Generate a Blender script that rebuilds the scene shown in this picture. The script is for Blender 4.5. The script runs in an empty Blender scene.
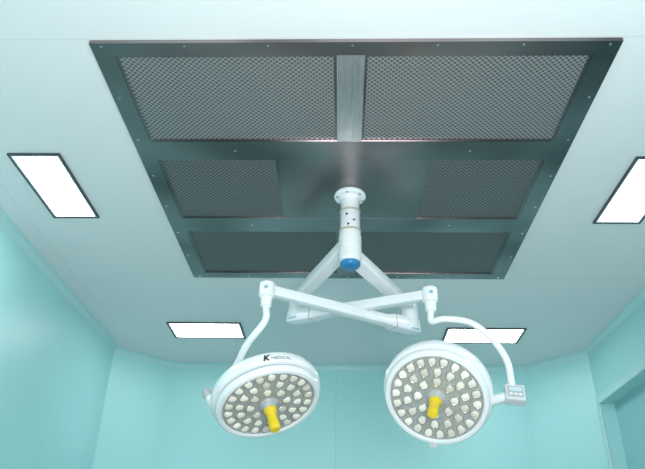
import bpy, bmesh, math
from mathutils import Vector, Matrix

scene = bpy.context.scene
try:
    scene.view_settings.view_transform = 'Standard'
except Exception:
    pass
COL = scene.collection

# ---------------------------------------------------------------- camera
F = 647.0
rY = Vector((18.5, -369.5, F)).normalized()
rZ = Vector((24.5, 1134.0, F)); rZ = (rZ - rZ.dot(rY) * rY).normalized()
rX = -(rY.cross(rZ)).normalized()
R = Vector((rX[0], rY[0], rZ[0])); U = Vector((rX[1], rY[1], rZ[1])); FW = Vector((rX[2], rY[2], rZ[2]))
CAM = Vector((0, 0, 1.0))
cd = bpy.data.cameras.new("camera"); cam = bpy.data.objects.new("camera", cd); COL.objects.link(cam)
cd.sensor_width = 36; cd.lens = 36 * F / 645.0
m = Matrix.Identity(4)
for i in range(3):
    m[i][0] = R[i]; m[i][1] = U[i]; m[i][2] = -FW[i]; m[i][3] = CAM[i]
cam.matrix_world = m
scene.camera = cam

def ray(px, py):
    return ((px - 322.5) / F) * R + ((234.5 - py) / F) * U + FW
def atY(px, py, Y):
    d = ray(px, py); return CAM + d * (Y / d.y)

# ---------------------------------------------------------------- materials
def mat(name, col, rough=0.5, metal=0.0, emis=None, estr=0.0, noise=0.0, nscale=8.0, coat=0.0):
    mt = bpy.data.materials.new(name); mt.use_nodes = True
    nt = mt.node_tree; b = nt.nodes["Principled BSDF"]
    b.inputs["Base Color"].default_value = (*col, 1)
    b.inputs["Roughness"].default_value = rough
    b.inputs["Metallic"].default_value = metal
    if coat: b.inputs["Coat Weight"].default_value = coat
    if emis:
        b.inputs["Emission Color"].default_value = (*emis, 1)
        b.inputs["Emission Strength"].default_value = estr
    if noise > 0:
        tc = nt.nodes.new("ShaderNodeTexCoord"); n = nt.nodes.new("ShaderNodeTexNoise")
        n.inputs["Scale"].default_value = nscale
        nt.links.new(tc.outputs["Object"], n.inputs["Vector"])
        mx = nt.nodes.new("ShaderNodeMix"); mx.data_type = 'RGBA'
        mx.inputs[6].default_value = (*[c * (1 - noise) for c in col], 1)
        mx.inputs[7].default_value = (*[min(1, c * (1 + noise)) for c in col], 1)
        nt.links.new(n.outputs["Fac"], mx.inputs[0])
        nt.links.new(mx.outputs[2], b.inputs["Base Color"])
    return mt

def seam_mat(name, col, xs=(), ys=(), w=0.004, dark=0.72, rough=0.4):
    mt = mat(name, col, rough, noise=0.03, nscale=1.5)
    nt = mt.node_tree; b = nt.nodes["Principled BSDF"]
    src = b.inputs["Base Color"].links[0].from_socket
    tc = nt.nodes.new("ShaderNodeTexCoord"); sp = nt.nodes.new("ShaderNodeSeparateXYZ")
    nt.links.new(tc.outputs["Object"], sp.inputs[0])
    acc = None
    for ax, vals in ((0, xs), (1, ys)):
        for v in vals:
            s = nt.nodes.new("ShaderNodeMath"); s.operation = 'SUBTRACT'; s.inputs[1].default_value = v
            nt.links.new(sp.outputs[ax], s.inputs[0])
            a = nt.nodes.new("ShaderNodeMath"); a.operation = 'ABSOLUTE'; nt.links.new(s.outputs[0], a.inputs[0])
            l = nt.nodes.new("ShaderNodeMath"); l.operation = 'LESS_THAN'; l.inputs[1].default_value = w
            nt.links.new(a.outputs[0], l.inputs[0])
            if acc is None: acc = l.outputs[0]
            else:
                mm = nt.nodes.new("ShaderNodeMath"); mm.operation = 'MAXIMUM'
                nt.links.new(acc, mm.inputs[0]); nt.links.new(l.outputs[0], mm.inputs[1]); acc = mm.outputs[0]
    if acc:
        mx = nt.nodes.new("ShaderNodeMix"); mx.data_type = 'RGBA'
        nt.links.new(acc, mx.inputs[0]); nt.links.new(src, mx.inputs[6])
        mx.inputs[7].default_value = (*[c * dark for c in col], 1)
        nt.links.new(mx.outputs[2], b.inputs["Base Color"])
    return mt

WALLC = (0.42, 0.755, 0.76)
M_wall_b = seam_mat("wall_paint_back", WALLC, xs=(-0.06,), w=0.003, dark=0.85)
M_wall = seam_mat("wall_paint_side", WALLC, ys=(1.4, 2.6, 3.8, 5.0), w=0.0025, dark=0.9)
M_wallc = mat("wall_paint_corner", WALLC, 0.4, noise=0.03, nscale=1.5)
M_ceil = seam_mat("ceiling_panel_paint", (0.755, 0.785, 0.80), xs=(-2.1,), ys=(2.08, 4.53), w=0.0025, dark=0.86)
M_floor = mat("floor_vinyl", (0.49, 0.475, 0.475), 0.4, noise=0.06)
M_cove = mat("cove_paint", (0.50, 0.76, 0.77), 0.4, noise=0.03)
M_door = seam_mat("door_paint", (0.29, 0.57, 0.60), ys=(4.4,))
M_white = mat("white_enamel", (0.87, 0.885, 0.91), 0.22, noise=0.01, coat=0.4)
M_white2 = mat("white_plastic", (0.80, 0.82, 0.84), 0.35, noise=0.02)
M_box = mat("pale_grey_plastic", (0.62, 0.66, 0.68), 0.4, noise=0.03)
M_blue = mat("blue_plastic", (0.02, 0.20, 0.42), 0.35, noise=0.05)
M_blue2 = mat("pale_blue_plastic", (0.28, 0.48, 0.62), 0.35, noise=0.05)
M_tan = mat("tan_ring", (0.50, 0.46, 0.38), 0.4, noise=0.05)
M_dark = mat("dark_plastic", (0.03, 0.035, 0.04), 0.5, noise=0.1)
M_greyink = mat("grey_ink", (0.16, 0.18, 0.20), 0.5, noise=0.1)
M_yellow = mat("yellow_handle_plastic", (0.88, 0.62, 0.02), 0.35, noise=0.06, nscale=30)
M_face = mat("lamp_face_plate", (0.47, 0.47, 0.455), 0.3, metal=0.3, noise=0.22, nscale=25, coat=0.4)
M_refl = mat("led_reflector", (0.62, 0.60, 0.55), 0.25, metal=0.8, noise=0.25, nscale=60)
M_grey = mat("grey_plastic", (0.44, 0.46, 0.46), 0.35, noise=0.05)
M_groove = mat("grey_seal", (0.34, 0.38, 0.39), 0.5, noise=0.05)
M_screen = mat("pale_display", (0.55, 0.68, 0.74), 0.3, noise=0.1, nscale=40)
M_frame = mat("light_frame_dark", (0.05, 0.065, 0.085), 0.4, noise=0.1)
M_frame2 = mat("light_frame_silver", (0.6, 0.68, 0.7), 0.35, noise=0.03)
M_emit = mat("lit_diffuser", (0.9, 0.9, 0.9), 0.5, emis=(1.0, 1.0, 1.0), estr=14.0, noise=0.01)
M_screw = mat("screw_steel", (0.5, 0.5, 0.5), 0.3, metal=1.0, noise=0.05)
M_led = mat("led_lens_cream", (0.8, 0.77, 0.66), 0.18, emis=(1, 0.95, 0.82), estr=0.12, coat=0.5)
nt = M_led.node_tree; oi = nt.nodes.new("ShaderNodeObjectInfo"); mx = nt.nodes.new("ShaderNodeMix"); mx.data_type = 'RGBA'
mx.inputs[6].default_value = (0.52, 0.49, 0.42, 1); mx.inputs[7].default_value = (0.88, 0.85, 0.76, 1)
nt.links.new(oi.outputs["Random"], mx.inputs[0]); nt.links.new(mx.outputs[2], nt.nodes["Principled BSDF"].inputs["Base Color"])

def steel(name, col, rough, stretch=(1, 60, 1), var=0.3):
    mt = mat(name, col, rough, metal=1.0)
    nt = mt.node_tree; b = nt.nodes["Principled BSDF"]
    tc = nt.nodes.new("ShaderNodeTexCoord"); mp = nt.nodes.new("ShaderNodeMapping")
    mp.inputs["Scale"].default_value = stretch
    n = nt.nodes.new("ShaderNodeTexNoise"); n.inputs["Scale"].default_value = 3; n.inputs["Detail"].default_value = 2
    nt.links.new(tc.outputs["Object"], mp.inputs[0]); nt.links.new(mp.outputs[0], n.inputs["Vector"])
    mr = nt.nodes.new("ShaderNodeMapRange"); mr.inputs[3].default_value = rough - 0.04; mr.inputs[4].default_value = rough + 0.06
    nt.links.new(n.outputs["Fac"], mr.inputs[0]); nt.links.new(mr.outputs[0], b.inputs["Roughness"])
    n2 = nt.nodes.new("ShaderNodeTexNoise"); n2.inputs["Scale"].default_value = 1.6; n2.inputs["Detail"].default_value = 1
    nt.links.new(tc.outputs["Object"], n2.inputs["Vector"])
    ad = nt.nodes.new("ShaderNodeMath"); ad.operation = 'MULTIPLY_ADD'; ad.inputs[1].default_value = 0.2
    nt.links.new(n.outputs["Fac"], ad.inputs[0])
    m2 = nt.nodes.new("ShaderNodeMapRange"); m2.inputs[1].default_value = 0.3; m2.inputs[2].default_value = 0.7; m2.inputs[4].default_value = 0.8
    nt.links.new(n2.outputs["Fac"], m2.inputs[0]); nt.links.new(m2.outputs[0], ad.inputs[2])
    mx = nt.nodes.new("ShaderNodeMix"); mx.data_type = 'RGBA'
    mx.inputs[6].default_value = (*[c * (1 - var) for c in col], 1); mx.inputs[7].default_value = (*[min(1, c * (1 + var)) for c in col], 1)
    nt.links.new(ad.outputs[0], mx.inputs[0]); nt.links.new(mx.outputs[2], b.inputs["Base Color"])
    return mt
M_steel = steel("brushed_steel", (0.27, 0.24, 0.245), 0.22, var=0.5)
M_steel_sheen = steel("steel_strip_painted_sheen", (0.74, 0.68, 0.69), 0.27, (60, 1, 1), 0.22)  # reflection along the centre spine painted as a lighter base colour
M_steel_p = steel("brushed_steel_plate", (0.28, 0.25, 0.255), 0.3, (60, 1, 1), 0.45)

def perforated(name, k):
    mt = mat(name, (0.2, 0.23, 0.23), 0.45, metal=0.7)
    nt = mt.node_tree; b = nt.nodes["Principled BSDF"]; L = nt.links
    tc = nt.nodes.new("ShaderNodeTexCoord"); sp = nt.nodes.new("ShaderNodeSeparateXYZ")
    L.new(tc.outputs["Object"], sp.inputs[0])
    def M(op, a, bb=None):
        n = nt.nodes.new("ShaderNodeMath"); n.operation = op
        for i, v in enumerate((a, bb)):
            if v is None: continue
            if isinstance(v, (int, float)): n.inputs[i].default_value = v
            else: L.new(v, n.inputs[i])
        return n.outputs[0]
    P = 0.028
    cx = M('COSINE', M('MULTIPLY', sp.outputs[0], 2 * math.pi / P))
    cy = M('COSINE', M('MULTIPLY', sp.outputs[1], 2 * math.pi / P))
    s = M('MULTIPLY', cx, cy)
    hole = nt.nodes.new("ShaderNodeMapRange"); L.new(s, hole.inputs[0])
    hole.inputs[1].default_value = -0.05; hole.inputs[2].default_value = 0.4
    mx = nt.nodes.new("ShaderNodeMix"); mx.data_type = 'RGBA'
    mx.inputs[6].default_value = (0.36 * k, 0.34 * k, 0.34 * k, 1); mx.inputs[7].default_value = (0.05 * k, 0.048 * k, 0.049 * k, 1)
    L.new(hole.outputs[0], mx.inputs[0]); L.new(mx.outputs[2], b.inputs["Base Color"])
    met = nt.nodes.new("ShaderNodeMapRange"); L.new(hole.outputs[0], met.inputs[0])
    met.inputs[3].default_value = 0.8; met.inputs[4].default_value = 0.1
    L.new(met.outputs[0], b.inputs["Metallic"])
    bp = nt.nodes.new("ShaderNodeBump"); bp.inputs["Strength"].default_value = 0.4; bp.inputs["Distance"].default_value = 0.003
    bp.invert = True
    L.new(hole.outputs[0], bp.inputs["Height"]); L.new(bp.outputs[0], b.inputs["Normal"])
    return mt
M_perfs = [perforated("perforated_steel_near_lit", 1.25), perforated("perforated_steel", 0.78), perforated("perforated_steel_far_shade", 0.62)]  # brighter near row, darker far rows: lighting painted into the base colour

# ---------------------------------------------------------------- mesh helpers
def link(name, me, mt=None, parent=None, smooth=False, **kw):
    ob = bpy.data.objects.new(name, me); COL.objects.link(ob)
    if mt: me.materials.append(mt)
    if smooth:
        for p in me.polygons: p.use_smooth = True
    if parent: ob.parent = parent
    for k, v in kw.items(): ob[k] = v
    return ob

def bm_mesh(bm, name):
    bmesh.ops.recalc_face_normals(bm, faces=bm.faces)
    me = bpy.data.meshes.new(name); bm.to_mesh(me); bm.free(); return me

def add_box(bm, lo, hi, bev=0.0):
    r = bmesh.ops.create_cube(bm, size=1.0)
    for v in r['verts']:
        v.co = Vector([lo[i] + (v.co[i] + 0.5) * (hi[i] - lo[i]) for i in range(3)])
    if bev > 0:
        es = list({e for v in r['verts'] for e in v.link_edges})
        bmesh.ops.bevel(bm, geom=es, offset=bev, segments=3, affect='EDGES', profile=0.5)

def box(name, lo, hi, mt, parent=None, bev=0.0, **kw):
    bm = bmesh.new(); add_box(bm, lo, hi, bev)
    return link(name, bm_mesh(bm, name), mt, parent, **kw)

def prism(name, pts, z0, z1, mt, **kw):
    bm = bmesh.new()
    a = [bm.verts.new((x, y, z0)) for x, y in pts]; b = [bm.verts.new((x, y, z1)) for x, y in pts]
    bm.faces.new(a); bm.faces.new(b)
    n = len(pts)
    for i in range(n): bm.faces.new((a[i], a[(i + 1) % n], b[(i + 1) % n], b[i]))
    return link(name, bm_mesh(bm, name), mt, **kw)

def lathe_bm(bm, prof, seg=48, mtx=None):
    rings = []
    for r, z in prof:
        if r < 1e-6:
            rings.append([bm.verts.new((0, 0, z))])
        else:
            rings.append([bm.verts.new((r * math.cos(2 * math.pi * i / seg), r * math.sin(2 * math.pi * i / seg), z)) for i in range(seg)])
    for a, b in zip(rings, rings[1:]):
        for i in range(seg):
            j = (i + 1) % seg
            if len(a) == 1 and len(b) == 1: continue
            if len(a) == 1: bm.faces.new((a[0], b[i], b[j]))
            elif len(b) == 1: bm.faces.new((a[i], a[j], b[0]))
            else: bm.faces.new((a[i], a[j], b[j], b[i]))
    vs = [v for r in rings for v in r]
    if mtx is not None: bmesh.ops.transform(bm, matrix=mtx, verts=vs)
    return vs

def auto_smooth(ob, ang=40):
    me = ob.data
    for p in me.polygons: p.use_smooth = True
    bm = bmesh.new(); bm.from_mesh(me)
    for e in bm.edges:
        if len(e.link_faces) == 2 and e.calc_face_angle(0) > math.radians(ang): e.smooth = False
    bm.to_mesh(me); bm.free()

def lathe(name, prof, mt, parent=None, seg=48, mtx=None, **kw):
    bm = bmesh.new(); lathe_bm(bm, prof, seg, mtx)
    ob = link(name, bm_mesh(bm, name), mt, parent, **kw); auto_smooth(ob); return ob

def frame_z(p, zdir, xhint=Vector((1, 0, 0))):
    z = zdir.normalized(); x = (xhint - xhint.dot(z) * z).normalized(); y = z.cross(x)
    m = Matrix.Identity(4)
    for i in range(3): m[i][0] = x[i]; m[i][1] = y[i]; m[i][2] = z[i]; m[i][3] = p[i]
    return m

def catmull(pts, n=10):
    P = [pts[0] * 2 - pts[1]] + pts + [pts[-1] * 2 - pts[-2]]
    out = []
    for i in range(1, len(P) - 2):
        for k in range(n):
            t = k / n
            out.append(0.5 * ((2 * P[i]) + (P[i + 1] - P[i - 1]) * t + (2 * P[i - 1] - 5 * P[i] + 4 * P[i + 1] - P[i + 2]) * t * t
                              + (3 * P[i] - P[i - 1] - 3 * P[i + 1] + P[i + 2]) * t ** 3))
    out.append(pts[-1]); return out

def pipe(name, pts, rad, mt, parent=None, seg=20, **kw):
    path = catmull(pts); bm = bmesh.new(); rings = []
    up = Vector((0.3, 1, 0.1)).normalized()
    for i, p in enumerate(path):
        t = (path[min(i + 1, len(path) - 1)] - path[max(i - 1, 0)]).normalized()
        up = (up - up.dot(t) * t).normalized(); s = t.cross(up)
        rings.append([bm.verts.new(p + rad * (math.cos(2 * math.pi * k / seg) * up + math.sin(2 * math.pi * k / seg) * s)) for k in range(seg)])
    for a, b in zip(rings, rings[1:]):
        for k in range(seg): bm.faces.new((a[k], a[(k + 1) % seg], b[(k + 1) % seg], b[k]))
    bm.faces.new(rings[0]); bm.faces.new(rings[-1])
    ob = link(name, bm_mesh(bm, name), mt, parent, **kw); auto_smooth(ob); return ob

def bar(name, p0, p1, w0, w1, h0, h1, mt, parent=None, bev=0.012, stations=None, **kw):
    d = (p1 - p0); Ln = d.length; x = d.normalized()
    y = Vector((0, 0, 1)).cross(x).normalized(); z = x.cross(y)
    bm = bmesh.new(); rings = []
    st = stations or [(0, 0), (1, 1)]
    for t, s in st:
        w = w0 + (w1 - w0) * s; h = h0 + (h1 - h0) * s
        c = p0 + x * Ln * t
        rings.append([bm.verts.new(c + y * a * w / 2 + z * b * h / 2) for a, b in ((-1, -1), (1, -1), (1, 1), (-1, 1))])
    for a, b in zip(rings, rings[1:]):
        for k in range(4): bm.faces.new((a[k], a[(k + 1) % 4], b[(k + 1) % 4], b[k]))
    bm.faces.new(rings[0]); bm.faces.new(rings[-1])
    bmesh.ops.recalc_face_normals(bm, faces=bm.faces)
    es = [e for e in bm.edges if e.calc_face_angle(0) > 0.5]
    bmesh.ops.bevel(bm, geom=es, offset=bev, segments=3, affect='EDGES', profile=0.5)
    ob = link(name, bm_mesh(bm, name), mt, parent, **kw); auto_smooth(ob); return ob

# ---------------------------------------------------------------- room
CZ = 3.2; XL, XR, YB, YF = -2.28, 2.41, 6.65, -1.6
CL = 0.5; T = 0.12
S = dict(kind="structure")
box("floor", (XL - T, YF - T, -0.1), (XR + T, YB + T, 0), M_floor, **S)
box("ceiling", (XL - T, YF - T, CZ), (XR + T, YB + T, CZ + 0.1), M_ceil, **S)
box("wall_back", (XL + CL, YB, 0), (XR - CL, YB + T, CZ), M_wall_b, **S)
box("wall_front", (XL, YF - T, 0), (XR, YF, CZ), M_wallc, **S)
box("wall_left", (XL - T, YF - T, 0), (XL, YB - CL, CZ), M_wall, **S)
prism("wall_back_left", [(XL, YB - CL), (XL + CL, YB), (XL + CL, YB + T), (XL - T, YB + T), (XL - T, YB - CL)], 0, CZ, M_wallc, **S)
prism("wall_back_right", [(XR, YB - CL), (XR - CL, YB), (XR - CL, YB + T), (XR + T, YB + T), (XR + T, YB - CL)], 0, CZ, M_wallc, **S)
OY0, OY1, OZ = 2.6, 6.06, 2.66
bm = bmesh.new()
add_box(bm, (XR, YF - T, 0), (XR + T, OY0, CZ)); add_box(bm, (XR, OY1, 0), (XR + T, YB - CL, CZ)); add_box(bm, (XR, OY0, OZ), (XR + T, OY1, CZ))
link("wall_right", bm_mesh(bm, "wall_right"), M_wall, **S)
box("door_1", (XR + T, OY0 - 0.05, 0), (XR + T + 0.05, OY1 + 0.05, OZ + 0.05), M_door, **S)
bm = bmesh.new()
add_box(bm, (XR - 0.02, OY0 - 0.07, OZ), (XR + 0.0, OY1 + 0.07, OZ + 0.07), 0.008)
add_box(bm, (XR - 0.02, OY1, 0), (XR + 0.0, OY1 + 0.07, OZ), 0.008)
add_box(bm, (XR - 0.02, OY0 - 0.07, 0), (XR + 0.0, OY0, OZ), 0.008)
link("trim_1", bm_mesh(bm, "trim_1"), M_cove, **S)
loop = [(XL, YF), (XL, YB - CL), (XL + CL, YB), (XR - CL, YB), (XR, YB - CL), (XR, YF)]
def inset(loop, d):
    n = len(loop); out = []
    for i in range(n):
        p0 = Vector(loop[i - 1]); p = Vector(loop[i]); p2 = Vector(loop[(i + 1) % n])
        a = (p - p0).normalized(); b = (p2 - p).normalized()
        na = Vector((a.y, -a.x)); nb = Vector((b.y, -b.x))
        k = (na + nb); k = k / k.dot(na)
        out.append(p + k * d)
    return out
bm = bmesh.new(); rows = []
CR = 0.055
for k in range(7):
    a = math.pi / 2 * k / 6
    off = CR * (1 - math.cos(a)) + 0.001; z = CZ - 0.001 - CR * (1 - math.sin(a))
    rows.append([bm.verts.new((q.x, q.y, z)) for q in inset(loop, off)])
for a, b in zip(rows, rows[1:]):
    for i in range(len(loop)):
        j = (i + 1) % len(loop); bm.faces.new((a[i], a[j], b[j], b[i]))
link("trim_2", bm_mesh(bm, "trim_2"), M_cove, **S)

# ---------------------------------------------------------------- laminar air diffuser
AX0, AX1, AY0, AY1 = -1.15, 1.235, 2.085, 4.50
PX0, PX1 = -1.055, 1.13
FB = CZ - 0.02
bm = bmesh.new()
cols1 = [(PX0, -0.03), (0.10, PX1)]
rowsY = [(2.165, 2.80), (2.965, 3.61), (3.78, 4.415)]
(ra, rb), (rc, rd), (re, rf) = rowsY
add_box(bm, (AX0, AY0, FB), (PX0, AY1, CZ)); add_box(bm, (PX1, AY0, FB), (AX1, AY1, CZ))
for y0, y1 in ((AY0, ra), (rb, rc), (rd, re), (rf, AY1)):
    add_box(bm, (PX0, y0, FB), (PX1, y1, CZ))
diff = link("ceiling_air_diffuser", bm_mesh(bm, "diffuser_frame"), M_steel,
            label="large square stainless steel ceiling diffuser with perforated panels", category="air diffuser")
box("cover_plate", (-0.03, ra, FB + 0.0002), (0.10, rb, CZ - 0.001), M_steel_sheen, diff, label="steel strip with a bright reflection painted into its colour")
box("cover_plate", (-0.37, rc, FB + 0.0005), (0.48, rd, CZ), M_steel_p, diff)
box("cover_plate", (-0.03, re, FB + 0.0005), (0.10, rf, CZ), M_steel, diff)
for r, (y0, y1) in enumerate(rowsY):
    cs = cols1 if r != 1 else [(PX0, -0.37), (0.48, PX1)]
    for x0, x1 in cs:
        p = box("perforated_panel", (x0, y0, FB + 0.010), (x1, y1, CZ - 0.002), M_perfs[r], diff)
        bm = bmesh.new(); w = 0.012
        for lo, hi in (((x0, y0), (x1, y0 + w)), ((x0, y1 - w), (x1, y1)), ((x0, y0 + w), (x0 + w, y1 - w)), ((x1 - w, y0 + w), (x1, y1 - w))):
            add_box(bm, (lo[0], lo[1], FB + 0.004), (hi[0], hi[1], FB + 0.011))
        link("panel_lip", bm_mesh(bm, "panel_lip"), M_steel, diff)
sb = bmesh.new(); lathe_bm(sb, [(0, -0.004), (0.005, -0.0035), (0.0065, 0), (0, 0)], 12); sm = bm_mesh(sb, "screw")
sm.materials.append(M_screw)
spots = []
for i in range(7):
    x = AX0 + 0.05 + i * (AX1 - AX0 - 0.1) / 6
    spots += [(x, AY0 + 0.02), (x, AY1 - 0.03)]
for i in range(1, 7):
    y = AY0 + 0.03 + i * (AY1 - AY0 - 0.06) / 7
    spots += [(AX0 + 0.03, y), (AX1 - 0.03, y)]
for y in (2.885, 3.695):
    for x in (-0.6, 0.0425, 0.7): spots.append((x, y))
for x, y in spots:
    o = bpy.data.objects.new("screw", sm); COL.objects.link(o); o.location = (x, y, FB); o.parent = diff

# ---------------------------------------------------------------- recessed ceiling lights
def ceiling_light(x0, x1, y0, y1, label):
    w = 0.012; z0 = CZ - 0.012
    bm = bmesh.new()
    for lo, hi in (((x0, y0), (x1, y0 + w)), ((x0, y1 - w), (x1, y1)), ((x0, y0 + w), (x0 + w, y1 - w)), ((x1 - w, y0 + w), (x1, y1 - w))):
        add_box(bm, (lo[0], lo[1], z0), (hi[0], hi[1], CZ))
    o = link("ceiling_light", bm_mesh(bm, "light_frame"), M_frame, label=label, category="ceiling light", group="LED panel lights in the ceiling")
    bm = bmesh.new(); v = 0.012; a0, a1, b0, b1 = x0 + w, x1 - w, y0 + w, y1 - w
    for lo, hi in (((a0, b0), (a1, b0 + v)), ((a0, b1 - v), (a1, b1)), ((a0, b0 + v), (a0 + v, b1 - v)), ((a1 - v, b0 + v), (a1, b1 - v))):
        add_box(bm, (lo[0], lo[1], z0 + 0.003), (hi[0], hi[1], CZ))
    link("inner_trim", bm_mesh(bm, "inner_trim"), M_frame2, o)
    box("diffuser", (a0 + v, b0 + v, z0 + 0.005), (a1 - v, b1 - v, CZ - 0.001), M_emit, o)
LB = "lit rectangular LED ceiling panel with dark frame"
ceiling_light(-1.915, -1.61, 2.93, 3.63, LB + " beside the wall")
ceiling_light(1.635, 1.94, 2.96, 3.68, LB + " beside the wall")
ceiling_light(-1.60, -0.92, 5.47, 5.85, LB + " near angled corner")
ceiling_light(0.95, 1.67, 5.55, 5.93, LB + " near angled corner")
for x0, y0 in ((-1.2, -0.6), (0.6, -0.6)):  # unseen panels behind the camera, added to light the room
    ceiling_light(x0, x0 + 0.7, y0, y0 + 0.4, LB + ", added out of view")

# ---------------------------------------------------------------- surgical light
SL = bpy.data.objects.new("surgical_light", None); COL.objects.link(SL)
cx, cy = 0.045, 3.33
SL["label"] = "white double-headed surgical light hanging from the steel diffuser"; SL["category"] = "surgical light"
def at(x, y, z): return Matrix.Translation((x, y, z))
top = FB
lathe("ceiling_flange", [(0, top), (0.092, top), (0.097, top - 0.006), (0.097, top - 0.018), (0.09, top - 0.026), (0.064, top - 0.03), (0.06, top - 0.045), (0, top - 0.045)], M_white, SL, mtx=at(cx, cy, 0))
bm = bmesh.new(); lathe_bm(bm, [(0, -0.008), (0.008, -0.008), (0.009, 0), (0, 0)], 8); bolt = bm_mesh(bm, "flange_bolt"); bolt.materials.append(M_screw)
for k in range(6):
    a = k * math.pi / 3 + 0.3
    o = bpy.data.objects.new("flange_bolt", bolt); COL.objects.link(o); o.parent = SL
    o.location = (cx + 0.08 * math.cos(a), cy + 0.08 * math.sin(a), top - 0.023)
lathe("column", [(0, 3.14), (0.058, 3.14), (0.058, 3.05), (0.061, 3.045), (0.061, 2.92), (0.064, 2.91), (0.064, 2.715), (0.05, 2.71), (0, 2.71)], M_white, SL, mtx=at(cx, cy, 0))
lathe("column_ring", [(0.05, 3.06), (0.0632, 3.058), (0.0632, 3.044), (0.05, 3.042)], M_tan, SL, mtx=at(cx, cy, 0))
lathe("column_ring", [(0.05, 2.925), (0.066, 2.923), (0.066, 2.908), (0.05, 2.906)], M_tan, SL, mtx=at(cx, cy, 0))
bm = bmesh.new(); lathe_bm(bm, [(0.007, -0.002), (0.007, 0.003), (0, 0.003)], 10); cs_ = bm_mesh(bm, "column_screw"); cs_.materials.append(M_dark)
for z, aa in ((3.01, -1.9), (2.97, -1.2), (2.94, -1.75)):
    o = bpy.data.objects.new("column_screw", cs_); COL.objects.link(o); o.parent = SL
    o.matrix_world = frame_z(Vector((cx + 0.061 * math.cos(aa), cy + 0.061 * math.sin(aa), z)), Vector((math.cos(aa), math.sin(aa), 0)), Vector((0, 0, 1)))
lathe("column_cap", [(0.045, 2.72), (0.059, 2.711), (0.059, 2.695), (0.050, 2.684), (0.035, 2.680), (0, 2.678)], M_blue, SL, mtx=at(cx, cy, 0), label="blue end cap")
lathe("swivel_hub", [(0.055, 2.885), (0.0665, 2.882), (0.0665, 2.81), (0.06, 2.807)], M_white2, SL, mtx=at(cx, cy, 0))
lathe("swivel_hub", [(0.055, 2.80), (0.0665, 2.797), (0.0665, 2.735), (0.06, 2.732)], M_white2, SL, mtx=at(cx, cy, 0))

def joint(p, z1, z0, r, parent):
    lathe("arm_joint", [(0, z1 + 0.012), (r * 0.7, z1 + 0.01), (r, z1), (r, z0 + 0.01), (r * 0.85, z0), (0, z0 - 0.004)], M_white, parent, 32, at(p.x, p.y, 0))

A1z, B1z = 2.845, 2.77
J1 = atY(297, 300, 4.05); J1.z = 2.81
J2 = atY(410, 312, 4.0); J2.z = 2.725
def hubpt(z, J):
    c = Vector((cx, cy, z)); return c + (J - c).normalized() * 0.03
bar("extension_arm", hubpt(A1z, J1), J1 + (J1 - hubpt(A1z, J1)).normalized() * 0.03, 0.092, 0.088, 0.068, 0.062, M_white, SL, 0.008)
bar("extension_arm", hubpt(B1z, J2), J2 + (J2 - hubpt(B1z, J2)).normalized() * 0.03, 0.092, 0.088, 0.068, 0.062, M_white, SL, 0.008)
joint(J1, J1.z + 0.04, 2.64, 0.055, SL)
joint(J2, J2.z + 0.04, 2.55, 0.055, SL)
ER = atY(430, 295, 3.49); EL = atY(267, 290, 3.36)
A2s = Vector((J1.x, J1.y, 2.675)); B2s = Vector((J2.x, J2.y, 2.59))
A2s = A2s - (ER - A2s).normalized() * 0.05; B2s = B2s - (EL - B2s).normalized() * 0.05
stn = [(0, 0), (0.18, 0.0), (0.24, 0.75), (0.85, 1.0), (1, 1.0)]
bar("spring_arm", A2s, ER, 0.088, 0.055, 0.088, 0.060, M_white, SL, 0.008, stn)
bar("spring_arm", B2s, EL, 0.088, 0.055, 0.088, 0.060, M_white, SL, 0.008, stn)
for s, e in ((A2s, ER), (B2s, EL)):   # dark joint line where the cover ends
    d = (e - s).normalized(); L_ = (e - s).length
    bar("arm_seam", s + d * L_ * 0.176, s + d * (L_ * 0.176 + 0.008), 0.0895, 0.0895, 0.0895, 0.0895, M_groove, SL, 0.003)
for p in (J1, J2):
    z = 2.655 if p is J1 else 2.565
    lathe("joint_ring", [(0.05, z), (0.0565, z - 0.002), (0.0565, z - 0.008), (0.05, z - 0.010)], M_blue2, SL, 32, at(p.x, p.y, 0), label="blue joint ring")

def elbow(E):
    lathe("elbow_joint", [(0, 0.05), (0.035, 0.048), (0.045, 0.038), (0.047, 0.0), (0.045, -0.045), (0.034, -0.052), (0.032, -0.06), (0.032, -0.1), (0.022, -0.11), (0, -0.11)], M_white, SL, 32, at(E.x, E.y, E.z))
    lathe("elbow_cap", [(0.011, 0.042), (0.011, 0.050), (0.009, 0.052), (0, 0.052)], M_blue2, SL, 20, frame_z(E, Vector((0, -1, 0))), label="pale blue round cap")
elbow(EL); elbow(ER)

# --- lamp heads: each LED cell is a silver petal cup with a cream lens in it
bm = bmesh.new(); r = bmesh.ops.create_uvsphere(bm, u_segments=18, v_segments=8, radius=1)
LW, LH = 0.0200, 0.0225
for v in bm.verts:
    x, y, z = v.co
    sx = math.copysign(abs(x) ** 0.8, x); sy = math.copysign(abs(y) ** 0.8, y)
    v.co = (LW * sx * (1 - 0.22 * sy), LH * sy, 0.008 * z)
cupr = []
for (s, z) in ((1.0, 0.0), (1.16, -0.003), (1.26, -0.002), (1.26, 0.002)):
    row = []
    for i in range(20):
        t = 2 * math.pi * (i + 0.5) / 20
        sx = math.copysign(abs(math.cos(t)) ** 0.8, math.cos(t)); sy = math.copysign(abs(math.sin(t)) ** 0.8, math.sin(t))
        row.append(bm.verts.new((LW * s * sx * (1 - 0.22 * sy), LH * s * sy, z)))
    cupr.append(row)
for a, b in zip(cupr, cupr[1:]):
    for i in range(20):
        f = bm.faces.new((a[i], a[(i + 1) % 20], b[(i + 1) % 20], b[i])); f.material_index = 1
for f in bm.faces: f.smooth = True
led_me = bm_mesh(bm, "led_lens"); led_me.materials.append(M_led); led_me.materials.append(M_refl)

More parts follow.
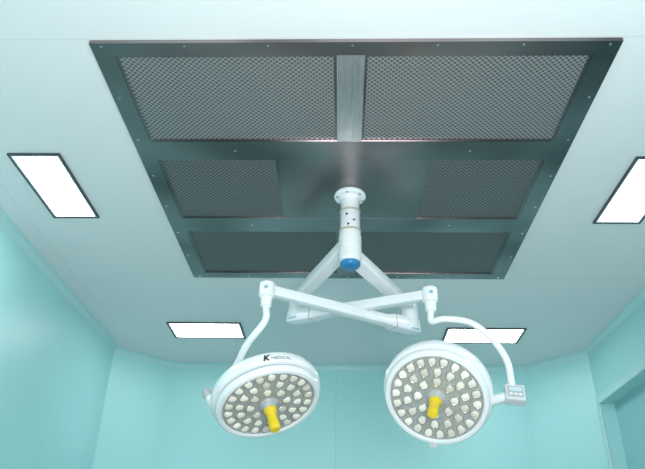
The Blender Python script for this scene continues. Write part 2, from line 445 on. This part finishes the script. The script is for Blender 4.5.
def lamp_head(C, n, Rr, rings, label, dz=1.0):
    mtx = frame_z(C, -n)
    prof = [(0.250, 0.012), (0.252, -0.002), (0.259, -0.008), (0.275, -0.006), (0.283, 0.004), (0.285, 0.016), (0.285, 0.03), (0.276, 0.034), (0.276, 0.044), (0.294, 0.047), (0.300, 0.056), (0.300, 0.098), (0.292, 0.12), (0.27, 0.132), (0.2, 0.142), (0.12, 0.147), (0, 0.149)]
    hd = lathe("lamp_head", [(a, b * dz) for a, b in prof], M_white, SL, 96)
    hd.matrix_world = mtx @ Matrix.Scale(Rr / 0.3, 4)
    hd["label"] = label
    lathe("rim_seal", [(0.270, 0.035 * dz), (0.2785, 0.035 * dz), (0.2785, 0.0435 * dz), (0.270, 0.0435 * dz)], M_groove, hd, 96)
    lathe("face_plate", [(0, 0.004), (0.251, 0.004), (0.251, 0.0095), (0, 0.0095)], M_face, hd, 96)
    for r, n_, off in rings:
        for k in range(n_):
            a = 2 * math.pi * (k + off) / n_
            o = bpy.data.objects.new("led_lens", led_me); COL.objects.link(o); o.parent = hd
            o.location = (r * math.cos(a), r * math.sin(a), 0.003)
            o.rotation_euler = (0, 0, a + math.pi / 2)
    lathe("handle_socket", [(0.054, 0.006), (0.052, -0.004), (0.045, -0.010), (0.036, -0.018), (0.032, -0.03), (0, -0.03)], M_grey, hd, 40)
    lathe("handle", [(0.026, -0.026), (0.036, -0.032), (0.036, -0.044), (0.027, -0.055), (0.026, -0.085), (0.029, -0.12), (0.030, -0.145), (0.023, -0.16), (0, -0.164)], M_yellow, hd, 28, label="yellow sterile grip handle")
    return hd, mtx

RINGS = [(0.218, 22, 0), (0.158, 14, 0.5), (0.098, 8, 0)]
CLp = atY(269, 405, 3.5); CRp = atY(436, 399, 3.5)
nL = Vector((0.30, -0.335, -0.895)).normalized(); nR = Vector((-0.255, -0.67, -0.70)).normalized()
hL, mL = lamp_head(CLp, nL, 0.305, RINGS, "round lamp head tilted nearly flat with black lettering on its rim", 0.9)
hR, mR = lamp_head(CRp, nR, 0.300, RINGS, "round lamp head tilted forward with a control box at its side")
box("rim_clip", (-0.022, 0.278, -0.016), (0.022, 0.302, 0.03), M_box, hR, 0.005)

def rim_text(body, size, x_off, parent, mt, bold=False):
    cu = bpy.data.curves.new("logo", 'FONT'); cu.body = body; cu.size = size; cu.extrude = 0.0006; cu.shear = 0.3
    if bold: cu.offset = size * 0.05
    t = bpy.data.objects.new("tmp", cu); COL.objects.link(t)
    bpy.context.view_layer.update()
    me = bpy.data.meshes.new_from_object(t.evaluated_get(bpy.context.evaluated_depsgraph_get()))
    bpy.data.objects.remove(t)
    a0 = -math.pi / 2 + 0.11
    for v in me.vertices:
        x, y, z = v.co
        a = a0 + (x + x_off) / 0.30
        r = 0.3010 + z
        v.co = (r * math.cos(a), r * math.sin(a), 0.053 + y)
    link("logo", me, mt, parent, label="small black lettering")
rim_text("K", 0.047, -0.030, hL, M_dark, True)
rim_text("MEDICAL", 0.027, 0.010, hL, M_greyink)

# --- yokes
xl = Vector((mL[0][0], mL[1][0], mL[2][0])); xr = Vector((mR[0][0], mR[1][0], mR[2][0]))
zl = -nL; zr = -nR
sideL = atY(208, 395, (CLp - xl * 0.335 + zl * 0.05).y)
rimL = CLp - xl * 0.28 + zl * 0.075
sideR = atY(513, 395, (CRp + xr * 0.40 + zr * 0.04).y)
p0 = EL + Vector((0, 0, -0.09))
pipe("lamp_yoke", [p0, p0 + Vector((0.0, 0, -0.10)), atY(248, 343, 3.42), atY(236, 366, 3.54), atY(222, 380, 3.62), sideL + Vector((0.02, 0.05, 0.03)), sideL], 0.0195, M_white, SL)
q0 = ER + Vector((0, 0, -0.09))
pipe("lamp_yoke", [q0, q0 + Vector((0.0, 0, -0.075)), atY(445, 319, 3.46), atY(471, 323, 3.46), atY(493, 340, 3.47), atY(507, 361, 3.48), sideR + Vector((0, 0, 0.07)), sideR], 0.0195, M_white, SL)
dL = (rimL - sideL); LL = dL.length
lathe("side_pivot", [(0, -0.02), (0.026, -0.018), (0.028, LL), (0.024, LL + 0.005), (0, LL + 0.005)], M_white2, SL, 24, frame_z(sideL, dL, Vector((0, 0, 1))))
lathe("side_knob", [(0, -0.035), (0.02, -0.033), (0.027, -0.015), (0.029, 0.0), (0.027, 0.008)], M_grey, SL, 24, frame_z(sideL, dL, Vector((0, 0, 1))))
rimR = CRp + xr * 0.285 + zr * 0.06
Lp = (rimR - sideR).length
lathe("side_pivot", [(0, -0.02), (0.026, -0.018), (0.026, Lp), (0.022, Lp + 0.005), (0, Lp + 0.005)], M_white2, SL, 24, frame_z(sideR, rimR - sideR, Vector((0, 0, 1))))
cb = box("control_box", (-0.054, -0.033, -0.050), (0.054, 0.033, 0.050), M_box, SL, 0.012, label="pale grey control box with a small display")
cb.matrix_world = Matrix.Translation(sideR + Vector((0.008, 0, 0.0))) @ Matrix.Rotation(math.radians(-20), 4, 'X') @ Matrix.Rotation(math.radians(6), 4, 'Y')
box("key_panel", (-0.042, -0.035, -0.034), (0.042, -0.032, 0.034), M_grey, cb)
box("display", (-0.032, -0.037, 0.0), (0.032, -0.034, 0.025), M_screen, cb)
for i in range(3):
    box("key_button", (-0.032 + i * 0.024, -0.037, -0.025), (-0.017 + i * 0.024, -0.034, -0.012), M_white2, cb)

# ---------------------------------------------------------------- lights
def area(name, loc, aim, sx, sy, e, col):
    l = bpy.data.lights.new(name, 'AREA'); l.shape = 'RECTANGLE'; l.size = sx; l.size_y = sy; l.energy = e; l.color = col
    o = bpy.data.objects.new(name, l); COL.objects.link(o); o.location = loc
    o.rotation_euler = (Vector(aim) - Vector(loc)).to_track_quat('-Z', 'Y').to_euler()
area("bounce_flash", (0.3, -0.3, 1.2), (0.1, 1.8, 3.2), 1.2, 0.8, 115, (1, 0.98, 0.985))
w = bpy.data.worlds.new("world"); scene.world = w; w.use_nodes = True
w.node_tree.nodes["Background"].inputs[0].default_value = (0.6, 0.8, 0.8, 1); w.node_tree.nodes["Background"].inputs[1].default_value = 0.3
